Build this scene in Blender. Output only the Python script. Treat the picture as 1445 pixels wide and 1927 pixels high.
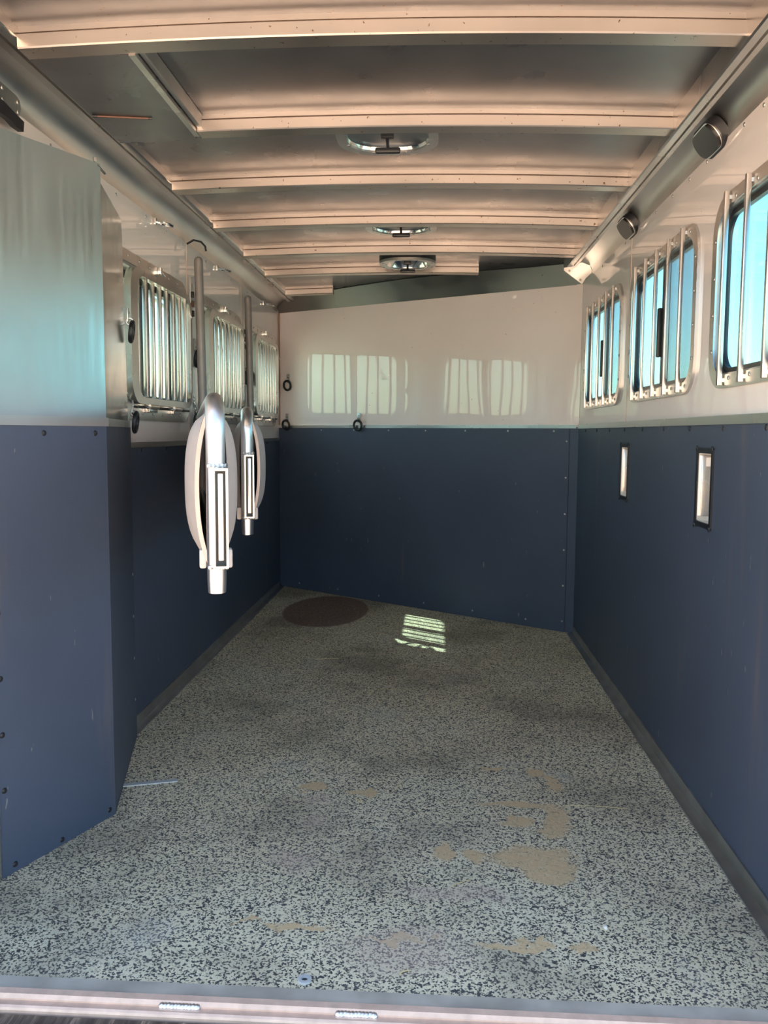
import bpy, bmesh, math, random
from mathutils import Vector, Matrix, noise
from mathutils.geometry import tessellate_polygon
random.seed(7)
PI = math.pi
for o in list(bpy.data.objects):
    bpy.data.objects.remove(o, do_unlink=True)
SC = bpy.context.scene
COL = SC.collection

# ------------------------------------------------------------------ camera
cam_d = bpy.data.cameras.new('camera')
cam = bpy.data.objects.new('camera', cam_d); COL.objects.link(cam)
cam_d.sensor_fit = 'HORIZONTAL'; cam_d.sensor_width = 36.0
cam_d.lens = 36.0 * 1600.0 / 1445.0
cam_d.clip_start = 0.02; cam_d.clip_end = 600
YAW, PITCH, ROLL = -0.05951369, -0.09288806, 0.00624378
fw = Vector((math.sin(YAW)*math.cos(PITCH), math.cos(YAW)*math.cos(PITCH), math.sin(PITCH)))
rt = Vector((math.cos(YAW), -math.sin(YAW), 0)); up = rt.cross(fw)
r2 = rt*math.cos(ROLL) + up*math.sin(ROLL); u2 = -rt*math.sin(ROLL) + up*math.cos(ROLL)
m3 = Matrix((r2, u2, -fw)).transposed()
cam.matrix_world = Matrix.Translation((0, 0, 1.1)) @ m3.to_4x4()
SC.camera = cam

# ------------------------------------------------------------------ sky, sun, exposure
SUN_EL = math.radians(48.0)
SUN_H = Vector((-0.823, 0.568, 0)).normalized()          # horizontal direction towards the sun
world = bpy.data.worlds.new('sky'); SC.world = world; world.use_nodes = True
wn = world.node_tree; wn.nodes.clear()
wo = wn.nodes.new('ShaderNodeOutputWorld'); wb = wn.nodes.new('ShaderNodeBackground')
sky = wn.nodes.new('ShaderNodeTexSky'); sky.sky_type = 'NISHITA'; sky.sun_disc = False
sky.sun_elevation = SUN_EL; sky.sun_rotation = math.atan2(SUN_H.x, SUN_H.y)
sky.air_density = 1.0; sky.dust_density = 1.2; sky.ozone_density = 1.0
wb.inputs['Strength'].default_value = 0.27
haze = wn.nodes.new('ShaderNodeMix'); haze.data_type = 'RGBA'; haze.blend_type = 'MULTIPLY'; haze.inputs[0].default_value = 1.0
haze.inputs[7].default_value = (1.0, .92, .80, 1)            # dusty summer haze over the whole sky
wn.links.new(sky.outputs[0], haze.inputs[6]); wn.links.new(haze.outputs[2], wb.inputs[0]); wn.links.new(wb.outputs[0], wo.inputs[0])
sun_d = bpy.data.lights.new('sun', 'SUN'); sun_d.energy = 8.0; sun_d.angle = math.radians(0.53)
sun_d.color = (1.0, 0.93, 0.80)
sun = bpy.data.objects.new('sun', sun_d); COL.objects.link(sun)
sd = Vector((SUN_H.x*math.cos(SUN_EL), SUN_H.y*math.cos(SUN_EL), math.sin(SUN_EL)))
sun.rotation_euler = sd.to_track_quat('Z', 'Y').to_euler(); sun.location = (-6, 6, 8)
SC.view_settings.view_transform = 'Standard'; SC.view_settings.look = 'None'
SC.view_settings.gamma = 1.0; SC.view_settings.use_curve_mapping = False
SC.view_settings.exposure = 1.68
SC.cycles.use_denoising = True
SC.cycles.max_bounces = 14; SC.cycles.diffuse_bounces = 8; SC.cycles.glossy_bounces = 8
SC.cycles.transparent_max_bounces = 24; SC.cycles.sample_clamp_indirect = 6.0
SC.cycles.caustics_reflective = True; SC.cycles.blur_glossy = 0.2

# ------------------------------------------------------------------ helpers
WM = {}                                    # world matrix of every empty / object made
def rr(cx, cy, w, h, r, n=6):              # rounded rectangle, counter-clockwise
    pts = []
    for (sx, sy, a0) in ((1, -1, -90), (1, 1, 0), (-1, 1, 90), (-1, -1, 180)):
        ox, oy = cx + sx*(w/2-r), cy + sy*(h/2-r)
        for i in range(n+1):
            a = math.radians(a0 + 90*i/n)
            pts.append((ox + r*math.cos(a), oy + r*math.sin(a)))
    return pts
def ell(cx, cy, a, b, n=28):
    return [(cx + a*math.cos(2*PI*i/n), cy + b*math.sin(2*PI*i/n)) for i in range(n)]

class MB:
    def __init__(s): s.v = []; s.f = []
    def add(s, vs, fs):
        k = len(s.v); s.v += [Vector(p) for p in vs]; s.f += [tuple(i+k for i in f) for f in fs]; return s
    def box(s, x0, x1, y0, y1, z0, z1, b=0.0):
        bm = bmesh.new(); bmesh.ops.create_cube(bm, size=1)
        for v in bm.verts:
            v.co = Vector((x0+(v.co.x+.5)*(x1-x0), y0+(v.co.y+.5)*(y1-y0), z0+(v.co.z+.5)*(z1-z0)))
        if b > 0: bmesh.ops.bevel(bm, geom=bm.edges[:], offset=b, segments=2, profile=.5, affect='EDGES')
        return s.addbm(bm)
    def addbm(s, bm, M=None):
        bm.verts.index_update()
        vs = [(M @ v.co) if M else v.co.copy() for v in bm.verts]; fs = [[v.index for v in f.verts] for f in bm.faces]
        bm.free(); return s.add(vs, fs)
    def plate(s, outer, holes, fr, d0, d1):
        """flat plate with holes in frame fr=(origin,u,v,n), between depths d0<d1 along n"""
        o, u, v, n = fr; loops = [list(outer)] + [list(h) for h in holes]
        flat = [p for l in loops for p in l]
        tris = tessellate_polygon([[Vector((p[0], p[1], 0)) for p in l] for l in loops])
        N = len(flat); vs = [o+u*p[0]+v*p[1]+n*d1 for p in flat] + [o+u*p[0]+v*p[1]+n*d0 for p in flat]
        fs = []
        for t in tris:
            a, b, c = [Vector((*flat[i], 0)) for i in t]
            if (b-a).cross(c-a).z < 0: t = t[::-1]
            fs.append(tuple(t)); fs.append(tuple(i+N for i in t[::-1]))
        k = 0
        for li, l in enumerate(loops):
            m = len(l); A = sum(l[i][0]*l[(i+1) % m][1]-l[(i+1) % m][0]*l[i][1] for i in range(m))
            ccw = (A > 0) == (li == 0)
            for i in range(m):
                a, b = k+i, k+(i+1) % m
                fs.append((a+N, b+N, b, a) if ccw else (a, b, b+N, a+N))
            k += m
        return s.add(vs, fs)
    def tube(s, pts, r, n=12, caps=True, rs=None, sq=False):
        pts = [Vector(p) for p in pts]; m = len(pts); vs = []; fs = []
        t0 = (pts[1]-pts[0]).normalized()
        ref = Vector((0, 0, 1)) if abs(t0.z) < .9 else Vector((0, 1, 0))
        nx = t0.cross(ref).normalized()
        for i, p in enumerate(pts):
            t = ((pts[min(i+1, m-1)]-p).normalized() + (p-pts[max(i-1, 0)]).normalized())
            t = t.normalized() if t.length > 1e-9 else t0
            nx = (nx - t*nx.dot(t)).normalized(); ny = t.cross(nx)
            R = rs[i] if rs else r
            for k in range(n):
                a = 2*PI*k/n; vs.append(p + (nx*math.cos(a) + ny*math.sin(a))*R)
        for i in range(m-1):
            for k in range(n):
                a = i*n+k; b = i*n+(k+1) % n; fs.append((a, b, b+n, a+n))
        if caps:
            fs.append(tuple(range(n))[::-1]); fs.append(tuple(range((m-1)*n, m*n)))
        return s.add(vs, fs)
    def torus(s, c, ax, R, r, n=24, k=8, a0=0, a1=2*PI, u=None):
        c = Vector(c); ax = Vector(ax).normalized()
        u = Vector(u).normalized() if u is not None else ax.orthogonal().normalized()
        w = ax.cross(u); full = abs(a1-a0-2*PI) < 1e-6; m = n if full else n+1
        vs = []; fs = []
        for i in range(m):
            a = a0+(a1-a0)*i/n; d = u*math.cos(a)+w*math.sin(a)
            for j in range(k):
                b = 2*PI*j/k; vs.append(c + d*(R+r*math.cos(b)) + ax*r*math.sin(b))
        for i in range(n):
            i2 = (i+1) % m
            for j in range(k):
                fs.append((i*k+j, i2*k+j, i2*k+(j+1) % k, i*k+(j+1) % k))
        return s.add(vs, fs)
    def prism(s, prof, fr, d0, d1, closed=True):
        """profile in (u,v) swept along n"""
        o, u, v, n = fr; N = len(prof)
        vs = [o+u*a+v*b+n*d0 for a, b in prof] + [o+u*a+v*b+n*d1 for a, b in prof]
        fs = [(i, (i+1) % N, (i+1) % N+N, i+N) for i in range(N if closed else N-1)]
        if closed: fs += [tuple(range(N))[::-1], tuple(range(N, 2*N))]
        return s.add(vs, fs)
    def dome(s, c, n, r, h, seg=10):
        c = Vector(c); n = Vector(n).normalized(); u = n.orthogonal().normalized(); w = n.cross(u)
        vs = []; fs = []; rings = 3
        for j in range(rings):
            a = j/rings*PI/2
            for i in range(seg):
                b = 2*PI*i/seg; vs.append(c+(u*math.cos(b)+w*math.sin(b))*r*math.cos(a)+n*h*math.sin(a))
        vs.append(c+n*h)
        for j in range(rings-1):
            for i in range(seg):
                fs.append((j*seg+i, j*seg+(i+1) % seg, (j+1)*seg+(i+1) % seg, (j+1)*seg+i))
        for i in range(seg): fs.append(((rings-1)*seg+i, (rings-1)*seg+(i+1) % seg, rings*seg))
        return s.add(vs, fs)
    def mesh(s, name, mat, W=None, smooth=30):
        me = bpy.data.meshes.new(name)
        inv = W.inverted() if W is not None else None
        me.from_pydata([tuple(inv @ p) if inv else tuple(p) for p in s.v], [], s.f)
        me.validate(); me.materials.append(mat)
        bm = bmesh.new(); bm.from_mesh(me); bmesh.ops.recalc_face_normals(bm, faces=bm.faces[:]); bm.to_mesh(me); bm.free()
        if smooth:
            me.polygons.foreach_set('use_smooth', [True]*len(me.polygons))
            me.set_sharp_from_angle(angle=math.radians(smooth))
        return me
def link(name, data, parent=None, M=None):
    o = bpy.data.objects.new(name, data); COL.objects.link(o)
    M = M or Matrix.Identity(4)
    if parent is not None:
        o.parent = parent; WM[o] = WM[parent] @ M
    else: WM[o] = M
    o.matrix_basis = M
    return o
def part(name, mb, mat, parent, smooth=30, label=None, kind=None, W=True):
    """a part built in world coordinates under its thing (W=False: already local)"""
    me = mb.mesh(name, mat, WM[parent] if (W and parent is not None) else None, smooth)
    o = link(name, me, parent)
    if label: o['label'] = label
    if kind: o['kind'] = kind
    return o
def thing(name, label, cat, loc=(0, 0, 0), M=None, group=None):
    o = link(name, None, None, M or Matrix.Translation(loc)); o.empty_display_size = .05
    o['label'] = label; o['category'] = cat
    if group: o['group'] = group
    return o
def solo(name, mb, mat, label, cat, loc=(0, 0, 0), group=None, smooth=30, kind=None):
    M = Matrix.Translation(loc)
    o = link(name, mb.mesh(name, mat, M, smooth), None, M); o['label'] = label
    if cat: o['category'] = cat
    if group: o['group'] = group
    if kind: o['kind'] = kind
    return o
def struct(name, label, cat, loc=(0, 0, 0)):
    o = thing(name, label, cat, loc); o['kind'] = 'structure'; return o
def copy_tree(o, parent=None, M=None, label=None):
    c = o.copy(); COL.objects.link(c); c.parent = parent
    if M is not None: c.matrix_basis = M
    WM[c] = (WM[parent] if parent is not None else Matrix.Identity(4)) @ c.matrix_basis
    if label: c['label'] = label
    for ch in [x for x in bpy.data.objects if x.parent == o]: copy_tree(ch, c)
    return c
def V(*a): return Vector(a)
def FR(o, u, v): u = Vector(u).normalized(); v = Vector(v).normalized(); return (Vector(o), u, v, u.cross(v))

# ------------------------------------------------------------------ materials
def newmat(name):
    m = bpy.data.materials.new(name); m.use_nodes = True; nt = m.node_tree; nt.nodes.clear()
    out = nt.nodes.new('ShaderNodeOutputMaterial'); b = nt.nodes.new('ShaderNodeBsdfPrincipled')
    nt.links.new(b.outputs[0], out.inputs[0]); return m, nt, b, out
class NT:
    def __init__(s, nt): s.nt = nt
    def n(s, t, **k):
        x = s.nt.nodes.new(t)
        for a, b in k.items():
            if a.startswith('i_'): x.inputs[a[2:].replace('_', ' ')].default_value = b
            else: setattr(x, a, b)
        return x
    def l(s, a, b): s.nt.links.new(a, b)
    def coord(s, scale=(1, 1, 1)):
        tc = s.n('ShaderNodeTexCoord'); mp = s.n('ShaderNodeMapping'); mp.inputs['Scale'].default_value = scale
        s.l(tc.outputs['Object'], mp.inputs[0]); return mp.outputs[0]
    def noise(s, vec, scale, detail=3, rough=.55):
        x = s.n('ShaderNodeTexNoise'); x.inputs['Scale'].default_value = scale; x.inputs['Detail'].default_value = detail
        x.inputs['Roughness'].default_value = rough; s.l(vec, x.inputs['Vector']); return x.outputs['Fac']
    def ramp(s, fac, stops):
        x = s.n('ShaderNodeValToRGB'); e = x.color_ramp.elements
        while len(e) < len(stops): e.new(.5)
        for i, (p, c) in enumerate(stops):
            e[i].position = p; e[i].color = (*c, 1) if len(c) == 3 else c
        s.l(fac, x.inputs[0]); return x.outputs[0]
    def mix(s, fac, a, b, mode='MIX'):
        x = s.n('ShaderNodeMix', data_type='RGBA', blend_type=mode)
        for sock, val in ((x.inputs[0], fac), (x.inputs[6], a), (x.inputs[7], b)):
            if hasattr(val, 'is_output'): s.l(val, sock)
            else: sock.default_value = val if not isinstance(val, tuple) or len(val) == 4 else (*val, 1)
        return x.outputs[2]
    def math(s, op, a, b=None, c=None, clamp=False):
        x = s.n('ShaderNodeMath', operation=op); x.use_clamp = clamp
        for i, val in enumerate((a, b, c)):
            if val is None: continue
            if hasattr(val, 'is_output'): s.l(val, x.inputs[i])
            else: x.inputs[i].default_value = val
        return x.outputs[0]
    def mrange(s, v, a, b, c=0., d=1., smooth=True):
        x = s.n('ShaderNodeMapRange'); x.interpolation_type = 'SMOOTHSTEP' if smooth else 'LINEAR'
        s.l(v, x.inputs[0])
        for i, val in enumerate((a, b, c, d)): x.inputs[i+1].default_value = val
        return x.outputs[0]
    def bump(s, h, strength, dist, bsdf):
        x = s.n('ShaderNodeBump'); x.inputs['Strength'].default_value = strength; x.inputs['Distance'].default_value = dist
        s.l(h, x.inputs['Height']); s.l(x.outputs[0], bsdf.inputs['Normal'])
def metal(name, col, rough, var=.06, scale=(3, 3, 3), specks=0.0, met=1.0, streak=None, bump=0.0):
    m, nt, b, _ = newmat(name); g = NT(nt); v = g.coord(scale)
    n1 = g.noise(v, 1.0, 4)
    lo = tuple(c*(1-var*1.6) for c in col); hi = tuple(min(1, c*(1+var)) for c in col)
    c = g.ramp(n1, [(.3, lo), (.7, hi)])
    if specks:
        v2 = g.coord(); n2 = g.noise(v2, 70, 2)
        c = g.mix(g.mrange(n2, .70, .74), c, (.22, .15, .10)) if specks else c
    g.l(c, b.inputs['Base Color']); b.inputs['Metallic'].default_value = met
    r = g.mrange(g.noise(g.coord(streak or (6, 6, 6)), 1.0, 3), .25, .75, rough*.8, rough*1.25, False)
    g.l(r, b.inputs['Roughness'])
    if bump: g.bump(g.noise(g.coord(), 2.6, 2), bump, .02, b)
    return m
def plain(name, col, rough, met=0.0, var=.05, scale=20, bump=0, bscale=200, bdist=.001, spec=.5):
    m, nt, b, _ = newmat(name); g = NT(nt); v = g.coord()
    c = g.ramp(g.noise(v, scale, 3), [(.3, tuple(x*(1-var) for x in col)), (.7, tuple(min(1, x*(1+var)) for x in col))])
    g.l(c, b.inputs['Base Color']); b.inputs['Roughness'].default_value = rough; b.inputs['Metallic'].default_value = met
    b.inputs['Specular IOR Level'].default_value = spec
    if bump: g.bump(g.noise(v, bscale, 2), bump, bdist, b)
    return m
M_ALU = metal('bright_aluminium', (.70, .68, .66), .28, .03, streak=(3, 3, 3))
M_BOW = metal('bow_aluminium', (.72, .63, .565), .33, .03, specks=1, streak=(3, 3, 3))
M_CEIL = metal('ceiling_sheet', (.23, .24, .26), .30, .14, scale=(1.6, 2.4, 2), bump=.02, specks=1, met=.88)
M_COVE = metal('cove_sheet', (.82, .81, .79), .34, .06, bump=.01)
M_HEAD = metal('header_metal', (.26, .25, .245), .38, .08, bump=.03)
M_SHEET = metal('wall_sheet', (.66, .66, .67), .33, .06, scale=(2, 2, 2), streak=(40, 40, 2), bump=.06)
M_POLISH = metal('polished_sheet', (.72, .70, .66), .16, .05, bump=.25)
M_GALV = metal('dull_aluminium', (.50, .50, .50), .42, .10, scale=(12, 12, 12))
M_TUBE = metal('tube_aluminium', (.88, .87, .86), .32, .03, streak=(30, 30, 3))
M_POST = plain('grey_post', (.26, .24, .235), .5, met=.35, var=.1, scale=9)
M_CHROME = metal('chrome', (.85, .84, .82), .12, .02)
M_WELD = metal('weld', (.82, .80, .78), .35, .15, scale=(60, 60, 60))
M_BLACK = plain('black_rubber', (.012, .013, .016), .45)
M_PLASTIC = plain('black_plastic', (.015, .017, .022), .35)
M_PAD = plain('pad_vinyl', (.50, .46, .44), .55, bump=.25, bscale=260, bdist=.0008, var=.04)
M_PADEDGE = plain('pad_edge', (.56, .44, .38), .6)
M_WOODTR = plain('corner_tape', (.33, .21, .15), .5)
M_STRAW = plain('straw', (.62, .50, .26), .7)
M_PEBBLE = plain('pebble', (.75, .72, .65), .8)
M_LABEL = plain('paper_label', (.82, .80, .78), .6)
M_WHITEOUT = plain('outer_paint', (.75, .75, .74), .3)
M_BRONZE = plain('rusty_brown', (.16, .085, .06), .5, met=.3)

def mat_white():
    m, nt, b, _ = newmat('white_panel'); g = NT(nt); v = g.coord()
    c = g.ramp(g.noise(v, 1.3, 4), [(.3, (.77, .71, .70)), (.7, (.82, .76, .75))])
    sp = g.mrange(g.noise(v, 55, 1), .80, .815)
    c = g.mix(sp, c, (.35, .27, .22))
    # scuffs under the windows
    vm = g.coord((9, 5, 5)); c = g.mix(g.math('MULTIPLY', g.mrange(g.noise(vm, 1.0, 5), .66, .82), .25), c, (.30, .28, .27))
    g.l(c, b.inputs['Base Color']); b.inputs['Roughness'].default_value = .03
    b.inputs['Specular IOR Level'].default_value = .85
    g.bump(g.noise(g.coord((1, 1, .6)), 2.3, 1), .22, .02, b)
    return m
M_WHITE = mat_white()

def mat_rubber_wall(name, base, streak=.5):
    m, nt, b, _ = newmat(name); g = NT(nt); v = g.coord()
    c = g.ramp(g.noise(v, 1.6, 4), [(.3, base), (.7, tuple(x*1.25 for x in base))])
    vs = g.coord((7, 7, .7)); s = g.mrange(g.noise(vs, 1.0, 5, .6), .60, .78)
    c = g.mix(g.math('MULTIPLY', s, .6*streak), c, (.18, .135, .115))
    sc = g.mrange(g.noise(g.coord((50, 50, 14)), 1.0, 2), .73, .76)
    c = g.mix(g.math('MULTIPLY', sc, .5), c, (.28, .27, .26))
    g.l(c, b.inputs['Base Color']); b.inputs['Roughness'].default_value = .52
    b.inputs['Specular IOR Level'].default_value = .5
    g.bump(g.noise(v, 330, 2), .35, .0012, b)
    return m
M_RUB = mat_rubber_wall('wall_rubber', (.048, .066, .106))

def mat_floor():
    m, nt, b, _ = newmat('rubber_mat'); g = NT(nt)
    tc = g.n('ShaderNodeTexCoord'); P = tc.outputs['Object']
    crumb = g.noise(P, 165, 2, .6)
    vor = g.n('ShaderNodeTexVoronoi'); vor.inputs['Scale'].default_value = 250; g.l(P, vor.inputs['Vector'])
    sepc = g.n('ShaderNodeSeparateColor'); g.l(vor.outputs['Color'], sepc.inputs[0])
    cl = g.math('ADD', g.math('MULTIPLY', sepc.outputs[0], .62), g.math('MULTIPLY', g.noise(P, 85, 2), .76))
    light = g.mrange(cl, .50, .70)
    big = g.noise(P, 1.5, 4); mid = g.noise(P, 4.5, 5)
    lc = g.ramp(big, [(.3, (.60, .50, .335)), (.52, (.74, .65, .45)), (.72, (.76, .71, .54))])
    lc = g.mix(g.math('MULTIPLY', sepc.outputs[1], .45), lc, (.78, .73, .58))
    dc = g.ramp(mid, [(.35, (.05, .053, .058)), (.7, (.10, .10, .10))])
    c = g.mix(light, dc, lc)
    # worn dark and dusty zones
    dark = g.mrange(g.noise(P, 1.7, 5, .62), .47, .66)
    c = g.mix(g.math('MULTIPLY', dark, .45), c, (.115, .10, .085))
    pale = g.mrange(g.noise(g.coord((1.0, .8, 1)), 2.6, 5, .6), .56, .74)
    c = g.mix(g.math('MULTIPLY', pale, .35), c, (.46, .47, .46))
    # position
    sep = g.n('ShaderNodeSeparateXYZ'); g.l(P, sep.inputs[0])
    # warped coordinates for ragged stains
    w1 = g.math('MULTIPLY', g.math('SUBTRACT', g.noise(P, 9, 4, .65), .5), .16)
    off = g.n('ShaderNodeVectorMath', operation='ADD'); off.inputs[1].default_value = (3.7, 1.9, 0); g.l(P, off.inputs[0])
    w2 = g.math('MULTIPLY', g.math('SUBTRACT', g.noise(off.outputs[0], 9, 4, .65), .5), .16)
    X = g.math('ADD', sep.outputs[0], w1); Y = g.math('ADD', sep.outputs[1], w2)
    def stain(cx, cy, rx, ry, soft=.35):
        dx = g.math('DIVIDE', g.math('SUBTRACT', X, cx), rx); dy = g.math('DIVIDE', g.math('SUBTRACT', Y, cy), ry)
        d = g.math('ADD', g.math('MULTIPLY', dx, dx), g.math('MULTIPLY', dy, dy))
        return g.mrange(d, 1.0, 1.0-soft*1.8)
    acc = None
    for s in ((.27, 2.13, .125, .085), (.36, 2.36, .055, .13), (.25, 2.455, .13, .018), (.24, 2.35, .05, .05), (.30, 2.06, .08, .05),
              (.12, 2.15, .04, .05), (.03, 2.16, .035, .05), (.345, 2.70, .05, .04), (.385, 2.63, .02, .07),
              (-.30, 1.795, .10, .017), (-.07, 1.762, .10, .012), (.18, 1.755, .075, .014), (.25, 1.765, .025, .015), (.335, 1.752, .035, .018),
              (-.42, 1.81, .03, .015), (.18, 2.72, .05, .02), (-.36, 2.55, .06, .03), (-.20, 2.50, .05, .03)):
        k = stain(*s); acc = k if acc is None else g.math('MAXIMUM', acc, k)
    dustn = g.mrange(g.noise(P, 40, 3), .25, .6, .55, .97)
    c = g.mix(g.math('MULTIPLY', acc, dustn), c, (.64, .465, .27))
    # lilac dust smears
    sm = None
    for s in ((-.36, 2.08, .07, .08), (-.33, 2.30, .05, .05), (-.34, 2.45, .04, .05), (-.05, 1.72, .2, .12), (.05, 1.95, .2, .05)):
        k = stain(*s, .55); sm = k if sm is None else g.math('MAXIMUM', sm, k)
    c = g.mix(g.math('MULTIPLY', sm, .38), c, (.50, .38, .33))
    # round reddish patch in the far left corner
    dx = g.math('DIVIDE', g.math('SUBTRACT', sep.outputs[0], -.665), .265); dy = g.math('DIVIDE', g.math('SUBTRACT', sep.outputs[1], 5.17), .46)
    d = g.math('ADD', g.math('MULTIPLY', dx, dx), g.math('MULTIPLY', dy, dy))
    red = g.ramp(g.noise(P, 60, 3), [(.35, (.12, .068, .055)), (.7, (.26, .155, .125))])
    c = g.mix(g.math('MULTIPLY', g.mrange(d, 1.05, .9), .85), c, red)
    g.l(c, b.inputs['Base Color']); b.inputs['Roughness'].default_value = .82
    b.inputs['Specular IOR Level'].default_value = .25
    g.bump(cl, .5, .003, b)
    return m
M_FLOOR = mat_floor()

def mat_glass(name, tint, refl=1.0):
    m, nt, b, out = newmat(name); nt.nodes.remove(b); g = NT(nt)
    tr = g.n('ShaderNodeBsdfTransparent'); tr.inputs[0].default_value = (*tint, 1)
    gl = g.n('ShaderNodeBsdfGlossy'); gl.inputs['Roughness'].default_value = .02
    fr = g.n('ShaderNodeFresnel'); fr.inputs[0].default_value = 1.45
    mx = g.n('ShaderNodeMixShader'); g.l(g.math('MULTIPLY', fr.outputs[0], refl), mx.inputs[0]); g.l(tr.outputs[0], mx.inputs[1]); g.l(gl.outputs[0], mx.inputs[2])
    g.l(mx.outputs[0], out.inputs[0]); return m
M_GLASS = mat_glass('tinted_glass', (.58, .86, .93), .5)
M_GLASSL = mat_glass('clear_glass', (.66, .80, .78), .5)
M_SMOKED = plain('smoked_lens', (.02, .018, .017), .15, spec=.6)
def mat_screen():
    m, nt, b, out = newmat('insect_screen'); g = NT(nt)
    b.inputs['Base Color'].default_value = (.30, .33, .35, 1); b.inputs['Roughness'].default_value = .6
    v = g.coord((1, 1, 1)); sp = g.n('ShaderNodeSeparateXYZ'); g.l(v, sp.inputs[0])
    def wires(c): return g.math('LESS_THAN', g.math('FRACT', g.math('MULTIPLY', c, 420.)), .26)
    w = g.math('MAXIMUM', wires(sp.outputs[1]), wires(sp.outputs[2]))
    tr = g.n('ShaderNodeBsdfTransparent'); mx = g.n('ShaderNodeMixShader')
    g.l(w, mx.inputs[0]); g.l(tr.outputs[0], mx.inputs[1]); g.l(b.outputs[0], mx.inputs[2]); g.l(mx.outputs[0], out.inputs[0]); return m
M_SCREEN = mat_screen()
def mat_ground():
    m, nt, b, _ = newmat('dry_ground'); g = NT(nt); v = g.coord()
    c = g.ramp(g.noise(v, .8, 6), [(.3, (.50, .36, .255)), (.7, (.62, .46, .34))])
    g.l(c, b.inputs['Base Color']); b.inputs['Roughness'].default_value = .95; g.bump(g.noise(v, 12, 4), .4, .03, b); return m
M_GROUND = mat_ground()
def mat_bumper():
    m, nt, b, _ = newmat('scratched_bumper'); g = NT(nt)
    c = g.ramp(g.noise(g.coord((60, 5, 5)), 1.0, 5, .7), [(.40, (.05, .048, .05)), (.56, (.13, .12, .11)), (.66, (.42, .36, .32))])
    g.l(c, b.inputs['Base Color']); b.inputs['Metallic'].default_value = .6; b.inputs['Roughness'].default_value = .42; return m
M_BUMPER = mat_bumper()
M_SILL = plain('worn_sill', (.50, .46, .40), .5, met=.2, var=.25, scale=8)
M_LIP = plain('oxidised_lip', (.66, .47, .38), .45, met=.25, var=.15, scale=25)
M_STRIP = plain('pale_strip', (.62, .64, .66), .45, met=.3)
M_LEAF = plain('foliage', (.06, .09, .035), .8, var=.5, scale=3)
M_BARK = plain('bark', (.12, .09, .06), .9)
M_CANVAS = plain('sun_blocker_canvas', (.70, .69, .67), .8)

# ------------------------------------------------------------------ dimensions
XL, XR = -1.105, 0.777
Y0 = 1.570                                  # rear edge of the mat
WT = 0.07                                   # wall thickness
B0 = V(XL, 6.0, 0); B1 = V(XR, 4.68, 0); BU = (B1-B0).normalized(); BN = V(-BU.y, BU.x, 0) * -1   # towards the camera side
if BN.y > 0: BN = -BN
def wallY(x): return B0.y + (x-XL)*(B1.y-B0.y)/(B1.x-B0.x)
def zb(x):                                  # underside of the roof bows
    u = (x+.15)/.81; return 1.978 - .017*u*u - .002*u
XBL, XBR = -.957, .660

# ------------------------------------------------------------------ ground
ground = solo('ground', MB().box(-120, 120, -60, 160, -.75, -.55), M_GROUND, 'dry sandy ground outside around the trailer', 'ground', kind='structure', smooth=0)

# ------------------------------------------------------------------ floor
fl = struct('floor', 'speckled grey and black rubber mat floor with tan dust stains', 'floor')
mb = MB(); poly = [(XL-.02, Y0), (XR+.02, Y0), (XR+.02, wallY(XR)+.01), (XL-.02, wallY(XL)+.02)]
mb.prism(poly, FR((0, 0, 0), (1, 0, 0), (0, 1, 0)), -.03, 0.0)
part('rubber_mat', mb, M_FLOOR, fl, 0)
part('deck', MB().box(XL-WT, XR+WT, 1.50, 6.4, -.14, -.03), M_GALV, fl, 0)

# ------------------------------------------------------------------ walls
FL_ = FR((XL, 0, 0), (0, 1, 0), (0, 0, 1))          # u=+Y v=+Z n=+X  (room side)
FRr = (V(XR, 0, 0), V(0, 1, 0), V(0, 0, 1), V(-1, 0, 0))
WRC = [2.04, 3.066, 4.098]; WLC = [3.32, 4.365, 5.41]
wl = struct('wall_left', 'left trailer wall, white panels over black rubber', 'wall')
wr = struct('wall_right', 'right trailer wall, white panels over navy black rubber', 'wall')
wbk = struct('wall_back', 'slanted front divider wall, white above black rubber', 'wall')
def hole_r(c): return rr(c, 1.4825, .82, .45, .075)[::-1]
def hole_l(c): return rr(c, 1.45, .82, .50, .075)[::-1]
g_ = .0015
for a, b, cs in ((1.46, 3.543-g_, WRC[:2]), (3.543+g_, 4.72, WRC[2:])):
    part('white_panel', MB().plate([(a, 1.14), (b, 1.14), (b, 2.06), (a, 2.06)], [hole_r(c) for c in cs], FRr, -.03, 0), M_WHITE, wr, 20)
for a, b, cs in ((1.46, 3.78-g_, WLC[:1]), (3.78+g_, 4.84-g_, WLC[1:2]), (4.84+g_, 6.06, WLC[2:])):
    part('white_panel', MB().plate([(a, 1.05), (b, 1.05), (b, 2.06), (a, 2.06)], [hole_l(c) for c in cs], FL_, -WT, 0), M_WHITE, wl, 20)
SLOTS = [2.487, 3.523]
def slot_hole(c): return [(c-.066, .842), (c+.066, .842), (c+.066, 1.054), (c-.066, 1.054)][::-1]
part('rubber_panel', MB().plate([(1.46, 0), (4.72, 0), (4.72, 1.14), (1.46, 1.14)], [slot_hole(c) for c in SLOTS], FRr, -WT, .004), M_RUB, wr, 20)
part('rubber_panel', MB().plate([(1.46, 0), (6.06, 0), (6.06, 1.05), (1.46, 1.05)], [], FL_, -WT, .004), M_RUB, wl, 20)
FB = (B0, BU, V(0, 0, 1), BN); BLEN = (B1-B0).length
part('white_panel', MB().plate([(-.05, 1.138), (BLEN+.05, 1.138), (BLEN+.05, 2.06), (-.05, 2.06)], [], FB, -.05, 0), M_WHITE, wbk, 0)
part('rubber_panel', MB().plate([(-.05, 0), (BLEN-.055, 0), (BLEN-.055, 1.138), (-.05, 1.138)], [], FB, -.05, .006), M_RUB, wbk, 0)
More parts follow.
